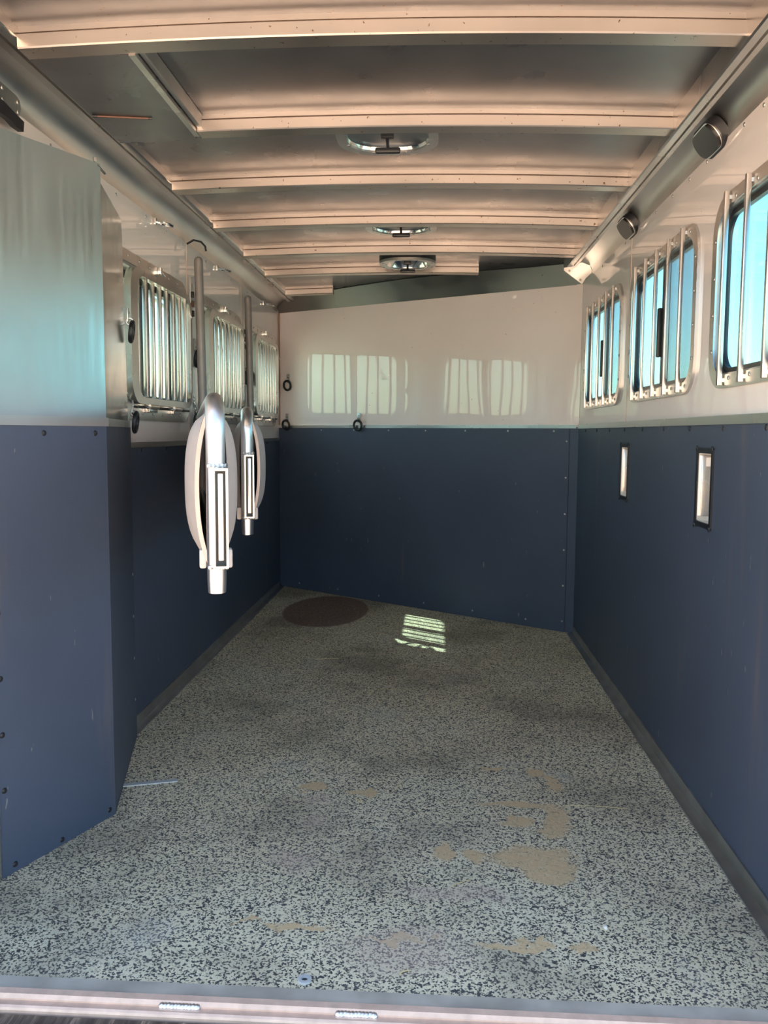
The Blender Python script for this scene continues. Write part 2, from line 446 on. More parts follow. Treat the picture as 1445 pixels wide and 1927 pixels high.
part('rubber_panel', MB().plate([(BLEN-.052, 0), (BLEN+.04, 0), (BLEN+.04, 1.138), (BLEN-.052, 1.138)], [], FB, -.05, .004), M_RUB, wbk, 0)
part('corner_strip', MB().plate([(.0, 1.15), (.012, 1.15), (.012, 1.93), (.0, 1.93)], [], FB, 0, .006), M_WOODTR, wbk, 0)
part('corner_strip', MB().plate([(BLEN-.035, 1.15), (BLEN, 1.15), (BLEN, 1.90), (BLEN-.035, 1.90)], [], FB, 0, .003), M_WHITE, wbk, 0)
part('seam_strip', MB().plate([(3.540, 1.155), (3.546, 1.155), (3.546, 1.895), (3.540, 1.895)], [], FRr, 0, .002), M_PADEDGE, wr, 0)
for y in (3.777, 4.837): part('seam_strip', MB().plate([(y, 1.062), (y+.006, 1.062), (y+.006, 1.925), (y, 1.925)], [], FL_, 0, .002), M_PADEDGE, wl, 0)
# bolts in the rubber
bolt_me = MB().dome((0, 0, 0), (0, 0, 1), .008, .004, 8).mesh('bolt', M_PLASTIC)
bolt_small = MB().dome((0, 0, 0), (0, 0, 1), .006, .003, 8).mesh('rivet', M_GALV)
def bolt_at(p, n, parent, me=bolt_me, name='bolt'):
    q = Vector(n).to_track_quat('Z', 'Y').to_matrix().to_4x4()
    return link(name, me, parent, WM[parent].inverted() @ Matrix.Translation(p) @ q)
for i in range(10): bolt_at((XR-.004, 1.75+.3*i, 1.118), (-1, 0, 0), wr)
for i in range(10): bolt_at((XL+.004, 3.14+.3*i, 1.030), (1, 0, 0), wl)
for i in range(8): bolt_at(B0+BU*(.12+.29*i)+BN*.006+V(0, 0, 1.115), BN, wbk, bolt_small, 'rivet')
for i in range(6): bolt_at(B0+BU*(.2+.36*i)+BN*.006+V(0, 0, .04), BN, wbk, bolt_small, 'rivet')
for i in range(6): bolt_at(B0+BU*(BLEN-.07)+BN*.006+V(0, 0, .06+.2*i), BN, wbk, bolt_small, 'rivet')
for y in (2.17, 2.30, 2.60, 2.77, 2.96, 3.17, 3.40, 3.66, 3.9, 4.15): bolt_at((XR, y, 1.888), (-1, 0, 0), wr, bolt_small, 'rivet')
for y in (2.45, 2.95, 3.25, 3.5, 3.72, 4.1, 4.6, 5.0, 5.4): bolt_at((XL, y, 1.910), (1, 0, 0), wl, bolt_small, 'rivet')

# dado strips and floor edge angles
def trim(name, label, mb, mat, cat='trim'):
    return solo(name, mb, mat, label, cat, kind='structure', smooth=0)
trim('trim_1', 'thin aluminium strip along the top of the right rubber panel', MB().plate([(1.46, 1.128), (4.66, 1.128), (4.66, 1.152), (1.46, 1.152)], [], FRr, 0, .012), M_ALU)
trim('trim_2', 'thin aluminium strip below the left windows', MB().plate([(2.98, 1.040), (5.99, 1.040), (5.99, 1.060), (2.98, 1.060)], [], FL_, 0, .012), M_ALU)
trim('trim_3', 'thin aluminium strip across the far slanted wall', MB().plate([(.004, 1.130), (BLEN-.012, 1.130), (BLEN-.012, 1.148), (.004, 1.148)], [], FB, 0, .012), M_ALU)
pa = [(0, 0), (.035, 0), (.035, .005), (.008, .010), (.006, .045), (0, .045)]
bl = solo('baseboard_left', MB().prism(pa, FR((XL+.004, 0, 0), (1, 0, 0), (0, 0, 1)), -5.94, -2.96), M_GALV, 'grey metal angle along the foot of the left wall', 'baseboard', kind='structure', smooth=0)
pb = [(-x, z) for x, z in pa]
br = solo('baseboard_right', MB().prism(pb, FR((XR-.004, 0, 0), (1, 0, 0), (0, 0, 1)), -4.66, -1.59), M_GALV, 'grey metal angle along the foot of the right wall', 'baseboard', kind='structure', smooth=0)

# ------------------------------------------------------------------ ceiling
ce = struct('ceiling', 'curved aluminium roof sheet carried on pale metal roof bows', 'ceiling')
mb = MB(); xs = [-1.17 + i*(2.02/16) for i in range(17)]
for x0, x1 in zip(xs[:-1], xs[1:]):
    z0, z1 = zb(x0)+.050, zb(x1)+.050
    mb.add([(x0, 1.46, z0), (x1, 1.46, z1), (x1, 6.2, z1), (x0, 6.2, z0)], [(0, 3, 2, 1)])
part('roof_sheet', mb, M_CEIL, ce, 40)
part('roof_skin', MB().box(-1.19, .86, 1.40, 6.4, 2.05, 2.09), M_WHITEOUT, ce, 0)
part('roof_fascia', MB().box(-1.19, .86, 1.40, 1.458, 1.93, 2.05), M_ALU, ce, 0)
# bow profile seen from the rear: upper ledge, groove, lower face, flat underside
def bow(y, x0, x1, n=14):
    prof = [(.002, .052), (.002, .0375), (.004, .0365), (.016, .0365), (.016, .0325), (-.004, .0325), (-.006, .0305), (-.006, .003), (-.003, 0), (.052, 0), (.056, .004), (.056, .052)]
    mb = MB(); vs = []; k = len(prof); fs = []
    for i in range(n+1):
        x = x0+(x1-x0)*i/n
        for dy, dz in prof: vs.append((x, y+dy, zb(x)+dz))
    for i in range(n):
        for j in range(k): fs.append((i*k+j, i*k+(j+1) % k, (i+1)*k+(j+1) % k, (i+1)*k+j))
    fs.append(tuple(range(k))); fs.append(tuple(range(n*k, n*k+k))[::-1])
    mb.add(vs, fs); return part('roof_bow', mb, M_BOW, ce, 25)
for y, x0, x1 in ((1.97, XBL, XBR), (2.54, -.705, XBR), (3.11, XBL, XBR), (3.685, XBL, XBR), (4.26, XBL, XBR), (4.785, XBL, .226), (5.435, XBL, -.655)):
    bow(y, x0, x1)
# boxed-in panel between the first two bows
def slab(x0, x1, y0, y1, dz): 
    pts = [(x0, zb(x0)+dz), (x1, zb(x1)+dz), (x1, 2.02), (x0, 2.02)]
    return MB().prism(pts, (V(0, 0, 0), V(1, 0, 0), V(0, 0, 1), V(0, 1, 0)), y0, y1)
ap = part('boxed_panel', slab(XBL, -.722, 2.026, 2.60, .0005), M_CEIL, ce, 0)
part('edge_channel', slab(-.722, -.706, 2.026, 2.57, -.002), M_ALU, ap, 0)
part('edge_channel', slab(-.703, -.690, 2.026, 2.54, .010), M_GALV, ap, 0)
s0, s1 = V(-.950, 2.372, 1.961), V(-.797, 2.415, 1.967)
part('slot_strip', MB().tube([s0, s1], .0028, 8), M_BRONZE, ap)
part('slot_end', MB().tube([s0, s0+(s1-s0)*.09], .0035, 8), M_PLASTIC, ap); part('slot_end', MB().tube([s1, s1+(s0-s1)*.07], .0035, 8), M_PLASTIC, ap)
# sloping header sheet above the far wall
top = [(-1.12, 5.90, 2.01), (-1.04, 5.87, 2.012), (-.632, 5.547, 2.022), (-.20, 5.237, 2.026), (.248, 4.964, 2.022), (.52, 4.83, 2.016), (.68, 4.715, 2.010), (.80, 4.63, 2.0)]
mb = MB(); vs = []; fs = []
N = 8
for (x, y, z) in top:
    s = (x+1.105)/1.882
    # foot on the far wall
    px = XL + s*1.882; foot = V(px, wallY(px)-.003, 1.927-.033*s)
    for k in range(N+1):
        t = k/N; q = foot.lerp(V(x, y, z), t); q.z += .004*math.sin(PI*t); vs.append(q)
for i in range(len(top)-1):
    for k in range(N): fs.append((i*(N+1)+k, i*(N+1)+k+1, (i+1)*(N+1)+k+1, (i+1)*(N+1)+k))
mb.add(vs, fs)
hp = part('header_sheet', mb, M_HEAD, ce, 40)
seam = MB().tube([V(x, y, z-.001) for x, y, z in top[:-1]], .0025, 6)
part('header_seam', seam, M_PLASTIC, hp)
for q in ((1030, 0),): bolt_at((.55, 4.62, 1.934), (-.2, -.6, -1), ce, bolt_small, 'rivet')

# side rails and coves
def arc(x0, z0, x1, z1, n=8):              # quarter ellipse from the wall (x0,z0) up to (x1,z1)
    return [(x1+(x0-x1)*math.cos(PI/2*i/n), z0+(z1-z0)*math.sin(PI/2*i/n)) for i in range(n+1)]
FY = FR((0, 0, 0), (1, 0, 0), (0, 0, 1))    # n = -Y
t4 = struct('trim_4', 'right roof rail with curved aluminium cove beside it', 'trim')
pr = arc(XR, 1.90, .690, 1.985); pr2 = pr+[(.690, 1.99), (XR+.02, 1.99), (XR+.02, 1.90)]
part('cove', MB().prism(pr2, FY, -4.62, -1.46), M_COVE, t4, 25)
rail = [(.660, 2.02), (.660, 1.948), (.664, 1.944), (.680, 1.941), (.681, 1.947), (.685, 1.947), (.686, 1.939), (.698, 1.937), (.700, 1.942), (.700, 2.02)]
part('rail', MB().prism(rail, FY, -4.60, -1.46), M_ALU, t4, 25)
cap = [(.636, 1.932), (.636, 1.919), (.728, 1.851), (.745, 1.879), (.775, 1.908), (.775, 1.915), (.765, 1.942), (.725, 1.958), (.690, 1.948), (.675, 1.937)]
ec = part('end_cap', MB().prism(cap, FY, -4.424, -4.418), M_ALU, t4, 0)
for x, z in ((.663, 1.917), (.718, 1.872)):
    o = link('rivet', bolt_small, ec, WM[ec].inverted() @ Matrix.Translation((x, 4.418, z)) @ V(0, -1, 0).to_track_quat('Z', 'Y').to_matrix().to_4x4())
t5 = struct('trim_5', 'left roof rail with curved aluminium cove beside it', 'trim')
pl = arc(XL, 1.928, -1.012, 2.008); pl2 = pl+[(-1.012, 2.015), (XL-.02, 2.015), (XL-.02, 1.928)]
part('cove', MB().prism(pl2, FY, -5.93, -1.46), M_COVE, t5, 25)
rail = [(-.957, 2.03), (-.957, 1.988), (-.961, 1.985), (-.978, 1.981), (-.979, 1.987), (-.984, 1.987), (-.985, 1.979), (-1.004, 1.976), (-1.006, 1.98), (-1.006, 2.03)]
part('rail', MB().prism(rail, FY, -5.80, -1.46), M_ALU, t5, 25)

# ------------------------------------------------------------------ windows
def win_right(n, c, label):
    w = struct('window_%d' % n, label, 'window', (XR, c, 1.4825))
    o = rr(c, 1.4825, .885, .515, .10); i1 = rr(c, 1.4825, .815, .445, .078)[::-1]
    fr = part('window_frame', MB().plate(o, [i1], FRr, -.004, .010), M_ALU, w, 25)
    # stepped reveal
    mb = MB(); mb.plate(rr(c, 1.4825, .825, .455, .08), [rr(c, 1.4825, .805, .435, .074)[::-1]], FRr, -.011, .004)
    part('reveal', mb, M_GALV, w, 25)
    mb = MB(); mb.plate(rr(c, 1.4825, .82, .45, .075), [rr(c, 1.4825, .775, .405, .06)[::-1]], FRr, -.024, -.010)
    part('slider_frame', mb, M_PLASTIC, w, 25)
    part('mullion', MB().box(XR+.006, XR+.026, c-.030, c+.005, 1.278, 1.688, .003), M_PLASTIC, w)
    part('latch', MB().box(XR-.005, XR+.010, c+.004, c+.026, 1.37, 1.54, .004), M_PLASTIC, w)
    part('glass_pane', MB().box(XR+.014, XR+.017, c-.01, c+.392, 1.276, 1.69), M_GLASS, w, 0)
    part('glass_pane', MB().box(XR+.019, XR+.022, c-.392, c-.01, 1.276, 1.69), M_GLASS, w, 0)
    if n > 1: part('insect_screen', MB().box(XR+.0115, XR+.012, c-.392, c-.02, 1.276, 1.69), M_SCREEN, w, 0)
    for k in range(-2, 3):
        y = c + .157*k
        b = MB(); b.box(XR-.026, XR-.013, y-.0065, y+.0065, 1.232, 1.738, .002)
        o_ = part('bar', b, M_ALU, w)
        for z in (1.246, 1.722):
            part('standoff', MB().box(XR-.014, XR-.009, y-.005, y+.005, z-.005, z+.005), M_ALU, o_, 0)
    for k in range(7):
        y = c-.36+.12*k
        for z in (1.250, 1.716): bolt_at((XR-.010, y+.03*(k % 2), z), (-1, 0, 0), w, bolt_small, 'screw')
    for k in range(4):
        for s in (-1, 1): bolt_at((XR-.010, c+s*.420, 1.33+.10*k), (-1, 0, 0), w, bolt_small, 'screw')
    return w
win_right(1, WRC[0], 'right-hand barred window nearest the camera, cut by the frame edge')
win_right(2, WRC[1], 'middle barred window on the right wall, with insect screen')
win_right(3, WRC[2], 'far barred window on the right wall beside the slanted wall')

def win_left(n, c, label):
    w = struct('window_%d' % n, label, 'window', (XL, c, 1.44))
    o = rr(c, 1.44, .885, .60, .10); i1 = rr(c, 1.455, .80, .49, .075)[::-1]
    part('window_frame', MB().plate(o, [i1], FL_, -.004, .010), M_ALU, w, 25)
    mb = MB(); mb.plate(rr(c, 1.455, .815, .50, .078), [rr(c, 1.455, .785, .47, .07)[::-1]], FL_, -.040, .002)
    part('reveal', mb, M_GALV, w, 25)
    mb = MB(); mb.plate(rr(c, 1.455, .82, .50, .075), [rr(c, 1.45, .755, .42, .06)[::-1]], FL_, -.066, -.040)
    part('slider_frame', mb, M_PLASTIC, w, 25)
    part('mullion', MB().box(XL-.064, XL-.036, c+.02, c+.055, 1.22, 1.69, .003), M_PLASTIC, w)
    part('glass_pane', MB().box(XL-.060, XL-.056, c-.385, c+.04, 1.22, 1.68), M_GLASSL, w, 0)
    part('glass_pane', MB().box(XL-.056, XL-.052, c+.035, c+.385, 1.22, 1.68), M_GLASSL, w, 0)
    # hinged face guard with vertical bars
    gc = c+.072
    gf = part('grille_frame', MB().plate(rr(gc-.022, 1.445, .759, .49, .085), [rr(gc, 1.445, .665, .44, .062)[::-1]], FL_, .004, .030), M_ALU, w, 25)
    for k in range(8):
        y = gc-.295+.0843*k
        part('bar', MB().box(XL+.006, XL+.022, y-.008, y+.008, 1.228, 1.664, .002), M_ALU, gf)
    # hinges along the foot
    for y in (gc-.17, gc+.13):
        mb = MB(); mb.tube([(XL+.024, y-.05, 1.193), (XL+.024, y+.05, 1.193)], .011, 12); mb.box(XL+.008, XL+.026, y-.05, y+.05, 1.172, 1.20, .002)
        part('hinge', mb, M_CHROME, w)
    part('hinge_rod', MB().tube([(XL+.020, gc-.32, 1.190), (XL+.020, gc+.32, 1.190)], .005, 8), M_BLACK, w)
    for k in range(6): bolt_at((XL+.010, c-.29+.115*k, 1.166), (1, 0, 0), w, bolt_small, 'screw')
    for k in range(6): bolt_at((XL+.010, c-.29+.115*k, 1.722), (1, 0, 0), w, bolt_small, 'screw')
    # catch on the head of the frame
    mb = MB(); mb.box(XL+.010, XL+.026, gc-.05, gc-.03, 1.712, 1.740, .002); mb.tube([(XL+.02, gc-.04, 1.725), (XL+.02, gc+.01, 1.715)], .005, 8)
    part('catch', mb, M_CHROME, w)
    part('latch_button', MB().dome((XL+.030, gc+.338, 1.60), (1, 0, 0), .011, .006), M_CHROME, gf)
    return w
win_left(4, WLC[0], 'near left window with a hinged bar grille, behind the corner box')
win_left(5, WLC[1], 'middle left window with bar grille, between the two divider posts')
win_left(6, WLC[2], 'far left window with bar grille, next to the slanted wall')

# ------------------------------------------------------------------ corner box on the left
A_, B_, C_ = V(-1.052, 1.935, 0), V(-.908, 2.312, 0), V(-1.066, 2.935, 0)
cb = thing('corner_box', 'angled corner box by the left wall, bare metal above black rubber', 'panel', (-1.09, 2.35, 0))
def wallprism(pts, z0, z1): return MB().prism([(p.x, p.y) for p in pts], FR((0, 0, 0), (1, 0, 0), (0, 1, 0)), z0, z1)
WA, WC = V(XL+.005, 1.935, 0), V(XL+.005, 2.96, 0)
part('rubber_cladding', wallprism([WA, A_, B_, C_, WC], .0, 1.115), M_RUB, cb, 10)
n1 = V(.378, -.144, 0).normalized(); n2 = V(.623, .158, 0).normalized()
d1 = (B_-A_).normalized(); d2 = (C_-B_).normalized()
cu = V(-1.036, 2.80, 0)
# metal upper: near sheet and narrower polished return sheet
f1 = FR(A_, d1, (0, 0, 1)); L1 = (B_-A_).length
part('sheet_panel', MB().plate([(0, 1.115), (L1, 1.115), (L1, 1.815), (0, 1.803)], [], f1, -.025, .0), M_SHEET, cb, 0)
f2 = FR(B_, d2, (0, 0, 1)); L2 = (C_-B_).length
part('return_sheet', MB().plate([(.0, 1.115), (.565, 1.115), (.50, 1.725), (.485, 1.785), (.0, 1.765)], [], f2, -.012, .0), M_POLISH, cb, 0)
mb = MB(); mb.plate([(0, 1.113), (L1+.002, 1.113), (L1+.002, 1.137), (0, 1.137)], [], f1, -.01, .006)
mb.plate([(0, 1.113), (.57, 1.113), (.57, 1.135), (0, 1.135)], [], f2, -.01, .006)
part('edge_strip', mb, M_ALU, cb, 0)
part('rear_edge', MB().box(-1.060, -1.048, 1.925, 1.938, 0, 1.80, .002), M_ALU, cb)
for u in (.18, .36): bolt_at(A_+d1*u+V(0, 0, 1.094), n1, cb)
for u, z in ((.38, .022), (.20, .014), (.045, .02), (.02, .22), (.02, .36), (.02, .5), (.02, .66)): bolt_at(A_+d1*u+V(0, 0, z), n1, cb)
for z in (.15, .3, .45, .6): bolt_at(B_+d2*.60+V(0, 0, z), n2, cb, bolt_small, 'rivet')
mb = MB(); q = A_+d1*(L1-.02)+V(0, 0, 1.815); mb.tube([q, q+V(0, 0, .012)], .005, 8); mb.tube([q+V(.002, .01, -.004), q+V(.012, .04, -.02)], .003, 6)
part('corner_pin', mb, M_CHROME, cb)

# ------------------------------------------------------------------ roof vents
def vent(c, z, label, size=.318, hang=0.0):
    x, y = c
    t = thing('roof_vent', label, 'vent', (x, y, z), group='roof vents down the middle of the ceiling')
    F0 = FR((x, y, z), (1, 0, 0), (0, 1, 0))
    part('flange', MB().plate(rr(0, 0, size, size*.98, .125, 10), [rr(0, 0, size-.06, size*.98-.06, .10, 10)[::-1]], F0, -.006, .006), M_ALU, t, 25)
    # dish rising into the roof
    mb = MB(); vs = []; fs = []; rings = [(size-.06, .10, 0), (size-.075, .095, .022), (size-.10, .085, .036), (size-.17, .05, .038)]
    k = None
    for w, r, dz in rings:
        loop = rr(0, 0, w, w-.006, r, 10); k = len(loop)
        vs += [V(x+a, y+b, z+dz) for a, b in loop]
    for i in range(len(rings)-1):
        for j in range(k): fs.append((i*k+j, i*k+(j+1) % k, (i+1)*k+(j+1) % k, (i+1)*k+j))
    fs.append(tuple(range((len(rings)-1)*k, len(rings)*k)))
    mb.add(vs, fs); part('dish', mb, M_CHROME, t, 40)
    if hang:
        part('collar', MB().plate(rr(0, 0, size+.004, size*.98+.004, .126, 10), [rr(0, 0, size-.02, size*.98-.02, .118, 10)[::-1]], F0, .006, hang), M_PLASTIC, t, 25)
    hb = part('handle_bracket', MB().box(x-.020, x+.020, y-.012, y+.012, z-.004, z+.036, .002), M_PLASTIC, t)
    part('stem', MB().tube([(x, y, z+.03), (x, y, z-.012), (x, y+.02, z-.030)], .0055, 8), M_PLASTIC, t)
    part('t_handle', MB().box(x-.040, x+.040, y+.012, y+.032, z-.042, z-.024, .006), M_PLASTIC, t)
    for a in range(8):
        an = PI/8+a*PI/4; bolt_at((x+math.cos(an)*.137, y+math.sin(an)*.137, z-.006), (0, 0, -1), t, bolt_small, 'screw')
    return t
vent((-.160, 2.745), 2.018, 'metal roof vent with black T handle, nearest of the three')
vent((-.164, 3.895), 2.018, 'metal roof vent with black T handle, middle of the three')
vent((-.155, 4.535), 1.978, 'farthest metal roof vent, dark-rimmed and hanging lower over a bow', .290, .045)

# ------------------------------------------------------------------ lamps on the right cove
def lamp(y, label):
    c = V(.752, y, 1.918); nrm = V(-.80, 0, -.60).normalized(); u = V(0, 1, 0); v = nrm.cross(u)
    t = thing('marker_lamp', label, 'lamp', c, group='oval lamps on the right roof cove')
    F0 = (c, u, v, u.cross(v)); 
    part('base', MB().plate(rr(0, 0, .168, .088, .042, 8), [], (c, u, v, nrm), -.02, .004), M_PLASTIC, t, 25)
    part('body', MB().plate(rr(0, 0, .158, .078, .037, 8), [], (c, u, v, nrm), .004, .009), M_CHROME, t, 25)
    part('lens', MB().plate(rr(0, 0, .150, .070, .033, 8), [], (c, u, v, nrm), .009, .016), M_SMOKED, t, 25)
    return t
lamp(2.50, 'dark oval lamp on the right cove, nearer of two'); lamp(3.515, 'dark oval lamp on the right cove, farther of two')

# ------------------------------------------------------------------ latch receivers in the right wall
def receiver(c, label):
    t = thing('latch_receiver', label, 'latch', (XR, c, .842), group='divider latch receivers in the right wall')
    mb = MB(); mb.box(XR-.005, XR+.060, c+.060, c+.066, .842, 1.054); mb.box(XR-.005, XR+.060, c-.066, c-.060, .842, 1.054)
    mb.box(XR-.005, XR+.060, c-.060, c+.060, .842, .848); mb.box(XR-.005, XR+.060, c-.060, c+.060, 1.048, 1.054)
    mb.box(XR+.054, XR+.060, c-.060, c+.060, .848, 1.048)
    part('channel', mb, M_TUBE, t, 0)
    part('rim', MB().plate(rr(c, .948, .150, .228, .006, 2), [rr(c, .948, .122, .198, .003, 2)[::-1]], FRr, .003, .009), M_PLASTIC, t, 0)
    part('latch_plate', MB().box(XR+.001, XR+.050, c+.048, c+.0595, .862, 1.040, .002), M_ALU, t)
    part('paper_label', MB().box(XR+.012, XR+.034, c+.0465, c+.0482, 1.008, 1.034), M_LABEL, t, 0)
    for s in (-1, 1):
        for z in (.835, 1.061): bolt_at((XR-.009, c+s*.068, z), (-1, 0, 0), t)
    return t
receiver(SLOTS[0], 'bright slotted latch receiver in the right rubber wall, nearer one')
receiver(SLOTS[1], 'bright slotted latch receiver in the right rubber wall, farther one')

# ------------------------------------------------------------------ stall dividers
def sm(t): t = max(0, min(1, t)); return t*t*(3-2*t)
def divider(P, F, label, lean, flap):
    e = V(F[0]-P[0], F[1]-P[1], 0); L = e.length; e.normalize(); n = V(-e.y, e.x, 0)
    M = Matrix(((e.x, n.x, 0, P[0]), (e.y, n.y, 0, P[1]), (0, 0, 1, 0), (0, 0, 0, 1)))
    t = thing('stall_divider', label, 'divider', M=M, group='padded stall dividers swung against the left wall')
    r = .0195
    # hinge post with domed top (local x along the divider, pivot at 0)
    pts = [(0, 0, .74), (0, lean*.5, 1.25), (0, 0, 1.845), (0, 0, 1.856), (0, 0, 1.864), (0, 0, 1.868)]
    part('post', MB().tube(pts, r, 16, rs=[r, r, r, r*.92, r*.65, r*.2]), M_POST, t, 40, W=False)
    # bent end tube and long rails
    pts = [(0.0, 0, 1.163), (L-.075, 0, 1.163)]
    for i in range(1, 7):
        a = PI/2*i/6; pts.append((L-.075+.075*math.sin(a), 0, 1.088+.075*math.cos(a)))
    pts += [(L, 0, .80), (L-.001, 0, .772)]
    rs = [r]*(len(pts)-1)+[r*.93]
    fr = part('end_tube', MB().tube(pts, r, 16, rs=rs), M_TUBE, t, 40, W=False)
    part('lower_rail', MB().tube([(0, 0, .83), (L, 0, .83)], .017, 12), M_TUBE, t, 40, W=False)
    part('gusset', MB().box(L-.11, L-.01, -.010, -.004, .775, 1.02, .002), M_TUBE, t, W=False)
    # latch box welded on the end, with the sliding bolt inside
    mb = MB(); x0, x1 = L-.005, L+.055; y0, y1 = -.008, .022
    z0, z1 = .829, 1.028; w = .0045
    mb.box(x0, x1, y0, y0+w, z0, z1); mb.box(x0, x1, y1-w, y1, z0, z1); mb.box(x0, x1, y0+w, y1-w, z0, z0+w); mb.box(x0, x1, y0+w, y1-w, z1-w, z1)
    lb = part('latch_box', mb, M_ALU, t, 0, W=False)
    part('latch_back', MB().box(x0+.026, x0+.028, y0+w, y1-w, z0+w, z1-w), M_PLASTIC, lb, 0, W=False)
    part('slide_bolt', MB().box(x0+.028, x1-.010, y0+.0100, y1-.009, z0+.014, z1-.010, .002), M_TUBE, lb, W=False)
    for zz in (z1+.004, z0-.003):
        mb = MB(); mb.tube([(L+.016+.002*(k % 2), -.016+.0042*k, zz) for k in range(10)], .0045, 8, rs=[.004+.0015*(k % 2) for k in range(10)])
        part('weld', mb, M_WELD, lb, W=False)
    # two bulging pads: open-ended vinyl skins either side of the frame
    nx, nz = 22, 18
    for s in (-1, 1):
        vs = []; fs = []
        for lay in (0, 1):
            for i in range(nx+1):
                d = 1.95*(i/nx)**1.5; x = L-.045-d
                T = (.024 if s == flap else .010) + (.025 if s == flap else .033)*sm(d/.22) - .030*sm((d-1.6)/.35)
                zt = 1.140+.004*sm(d/.3); zbm = .822-.006*sm(d/.3)
                for k in range(nz+1):
                    a = -1+2*k/nz; z = (zt+zbm)/2+(zt-zbm)/2*a
                    prof = max(0.0, 1-abs(a)**2.8)**.62
                    y = .014 + T*prof - (0.007 if lay else 0)
                    if lay: y = max(y, .006)
                    vs.append((x, s*y, z))
        K = (nx+1)*(nz+1)
        for lay in (0, 1):
            for i in range(nx):
                for k in range(nz):
                    a = lay*K+i*(nz+1)+k; fs.append((a, a+1, a+nz+2, a+nz+1))
        for i in range(nx):
            for k in (0, nz):
                a = i*(nz+1)+k; fs.append((a, a+nz+1, a+nz+1+K, a+K))
        for k in range(nz):
            b = nx*(nz+1)+k; fs.append((b, b+1, b+1+K, b+K))
        pad = part('pad', MB().add(vs, fs), M_PAD, t, 50, W=False)
        # bound edge of the skin at the free end
        edge = []; x = L-.043
        for k in range(nz+1):
            a = -1+2*k/nz; z = .981+.159*a; prof = max(0.0, 1-abs(a)**2.2)**.8
            edge.append((z, (.014+.026*prof) if s == flap else (.008+.010*prof)))
        vs = []; fs = []
        for z, y in edge:
            for dx, dy in ((-.012, .002), (.003, .002), (.003, -.007), (-.012, -.007)): vs.append((x+dx, s*(y+dy), z))
        for k in range(nz):
            for j in range(4): fs.append((k*4+j, k*4+(j+1) % 4, k*4+4+(j+1) % 4, k*4+4+j))
        fs += [(0, 1, 2, 3), (nz*4+3, nz*4+2, nz*4+1, nz*4)]
        part('edge_binding', MB().add(vs, fs), M_PADEDGE, pad, 40, W=False)
        part('strap_tab', MB().box(L-.07, L-.04, min(s*.020, s*.034), max(s*.020, s*.034), .815, .855, .004), M_PAD, pad, W=False)
    return t
divider((-1.052, 3.78), (-.4435, 1.70), 'nearer padded stall divider folded along the left wall, with large aluminium end tube', .02, -1)
divider((-1.066, 4.84), (-.600, 2.69), 'farther padded stall divider folded behind the first along the left wall', .02, 1)

# ------------------------------------------------------------------ tie rings
def ring_proto(name_label, M):
    t = thing('tie_ring', name_label, 'ring', M=M, group='black tie rings')
    br_ = MB(); br_.box(-.011, .011, -.0, .004, -.012, .030, .001); br_.torus((0, .007, -.010), (1, 0, 0), .010, .0035, 12, 6)
    part('bracket', br_, M_GALV, t, W=False); part('bolt', MB().dome((0, .004, .016), (0, 1, 0), .005, .003, 8), M_GALV, t, W=False)
    part('ring', MB().torus((0, .012, -.040), (0, 1, -.12), .028, .0068, 28, 10), M_BLACK, t, W=False)
    return t
def ring_M(p, n, roll=0.0, s=1.0):
    n = Vector(n).normalized(); u = n.cross(V(0, 0, 1)).normalized()
    R = Matrix((( u.x, n.x, 0), (u.y, n.y, 0), (u.z, n.z, 1))).to_4x4()
    return Matrix.Translation(p) @ R @ Matrix.Rotation(roll, 4, 'Y') @ Matrix.Scale(s*1.15, 4)
def onback(x, z): return V(x, wallY(x), z)+BN*.001
proto = ring_proto('upper black tie ring on the white slanted wall by the left corner', ring_M(onback(-1.027, 1.470), BN))
for p, n, roll, s, lab in (
    (onback(-1.029, 1.196)+BN*.012, BN, 0, 1.0, 'lower black tie ring near the left corner, at the top of the slanted rubber'),
    (onback(-.490, 1.193)+BN*.012, BN, 0, 1.0, 'black tie ring alone on the slanted wall strip, right of the corner pair'),
    (B_+d2*.548+n2*.006+V(0, 0, 1.478), n2, 0, .98, 'black tie ring hanging between the corner box and near left window'),
    (B_+d2*.575+n2*.012+V(0, 0, 1.172), n2, -.40, .98, 'tilted black tie ring below the near left window, at the corner box'),
    (V(XL+.001, 3.88, 1.485), (1, 0, 0), 0, 1.1, 'black tie ring beside the nearer divider post at window height'),
    (V(XL+.001, 4.90, 1.465), (1, 0, 0), 0, 1.1, 'black tie ring just left of the farther divider post'),
    (V(XL+.001, 5.03, 1.465), (1, 0, 0), 0, 1.1, 'black tie ring just right of the farther divider post'),
    (V(XL+.001, 3.86, 1.200), (1, 0, 0), 0, 1.0, 'black tie ring with chain behind the nearer divider pad')):
    copy_tree(proto, None, ring_M(p, n, roll, s), lab)
# chain from that ring to the divider
ch = thing('chain', 'short silver link chain beside the nearer divider post', 'chain', (-1.085, 3.84, 1.17))
a, b = V(-1.085, 3.85, 1.185), V(-1.082, 3.775, 1.265)
link_me = MB().torus((0, 0, 0), (0, 0, 1), .009, .0022, 14, 6).mesh('chain_link', M_CHROME, None, 60)
for i in range(8):
    t_ = i/7; p = a.lerp(b, t_)+V(0, 0, -.02*math.sin(PI*t_)); q = (b-a).to_track_quat('X', 'Z').to_matrix().to_4x4()
    link('chain_link', link_me, ch, WM[ch].inverted() @ Matrix.Translation(p) @ q @ Matrix.Rotation((i % 2)*PI/2, 4, 'X') @ Matrix.Diagonal((1.1, .75, 1, 1)))

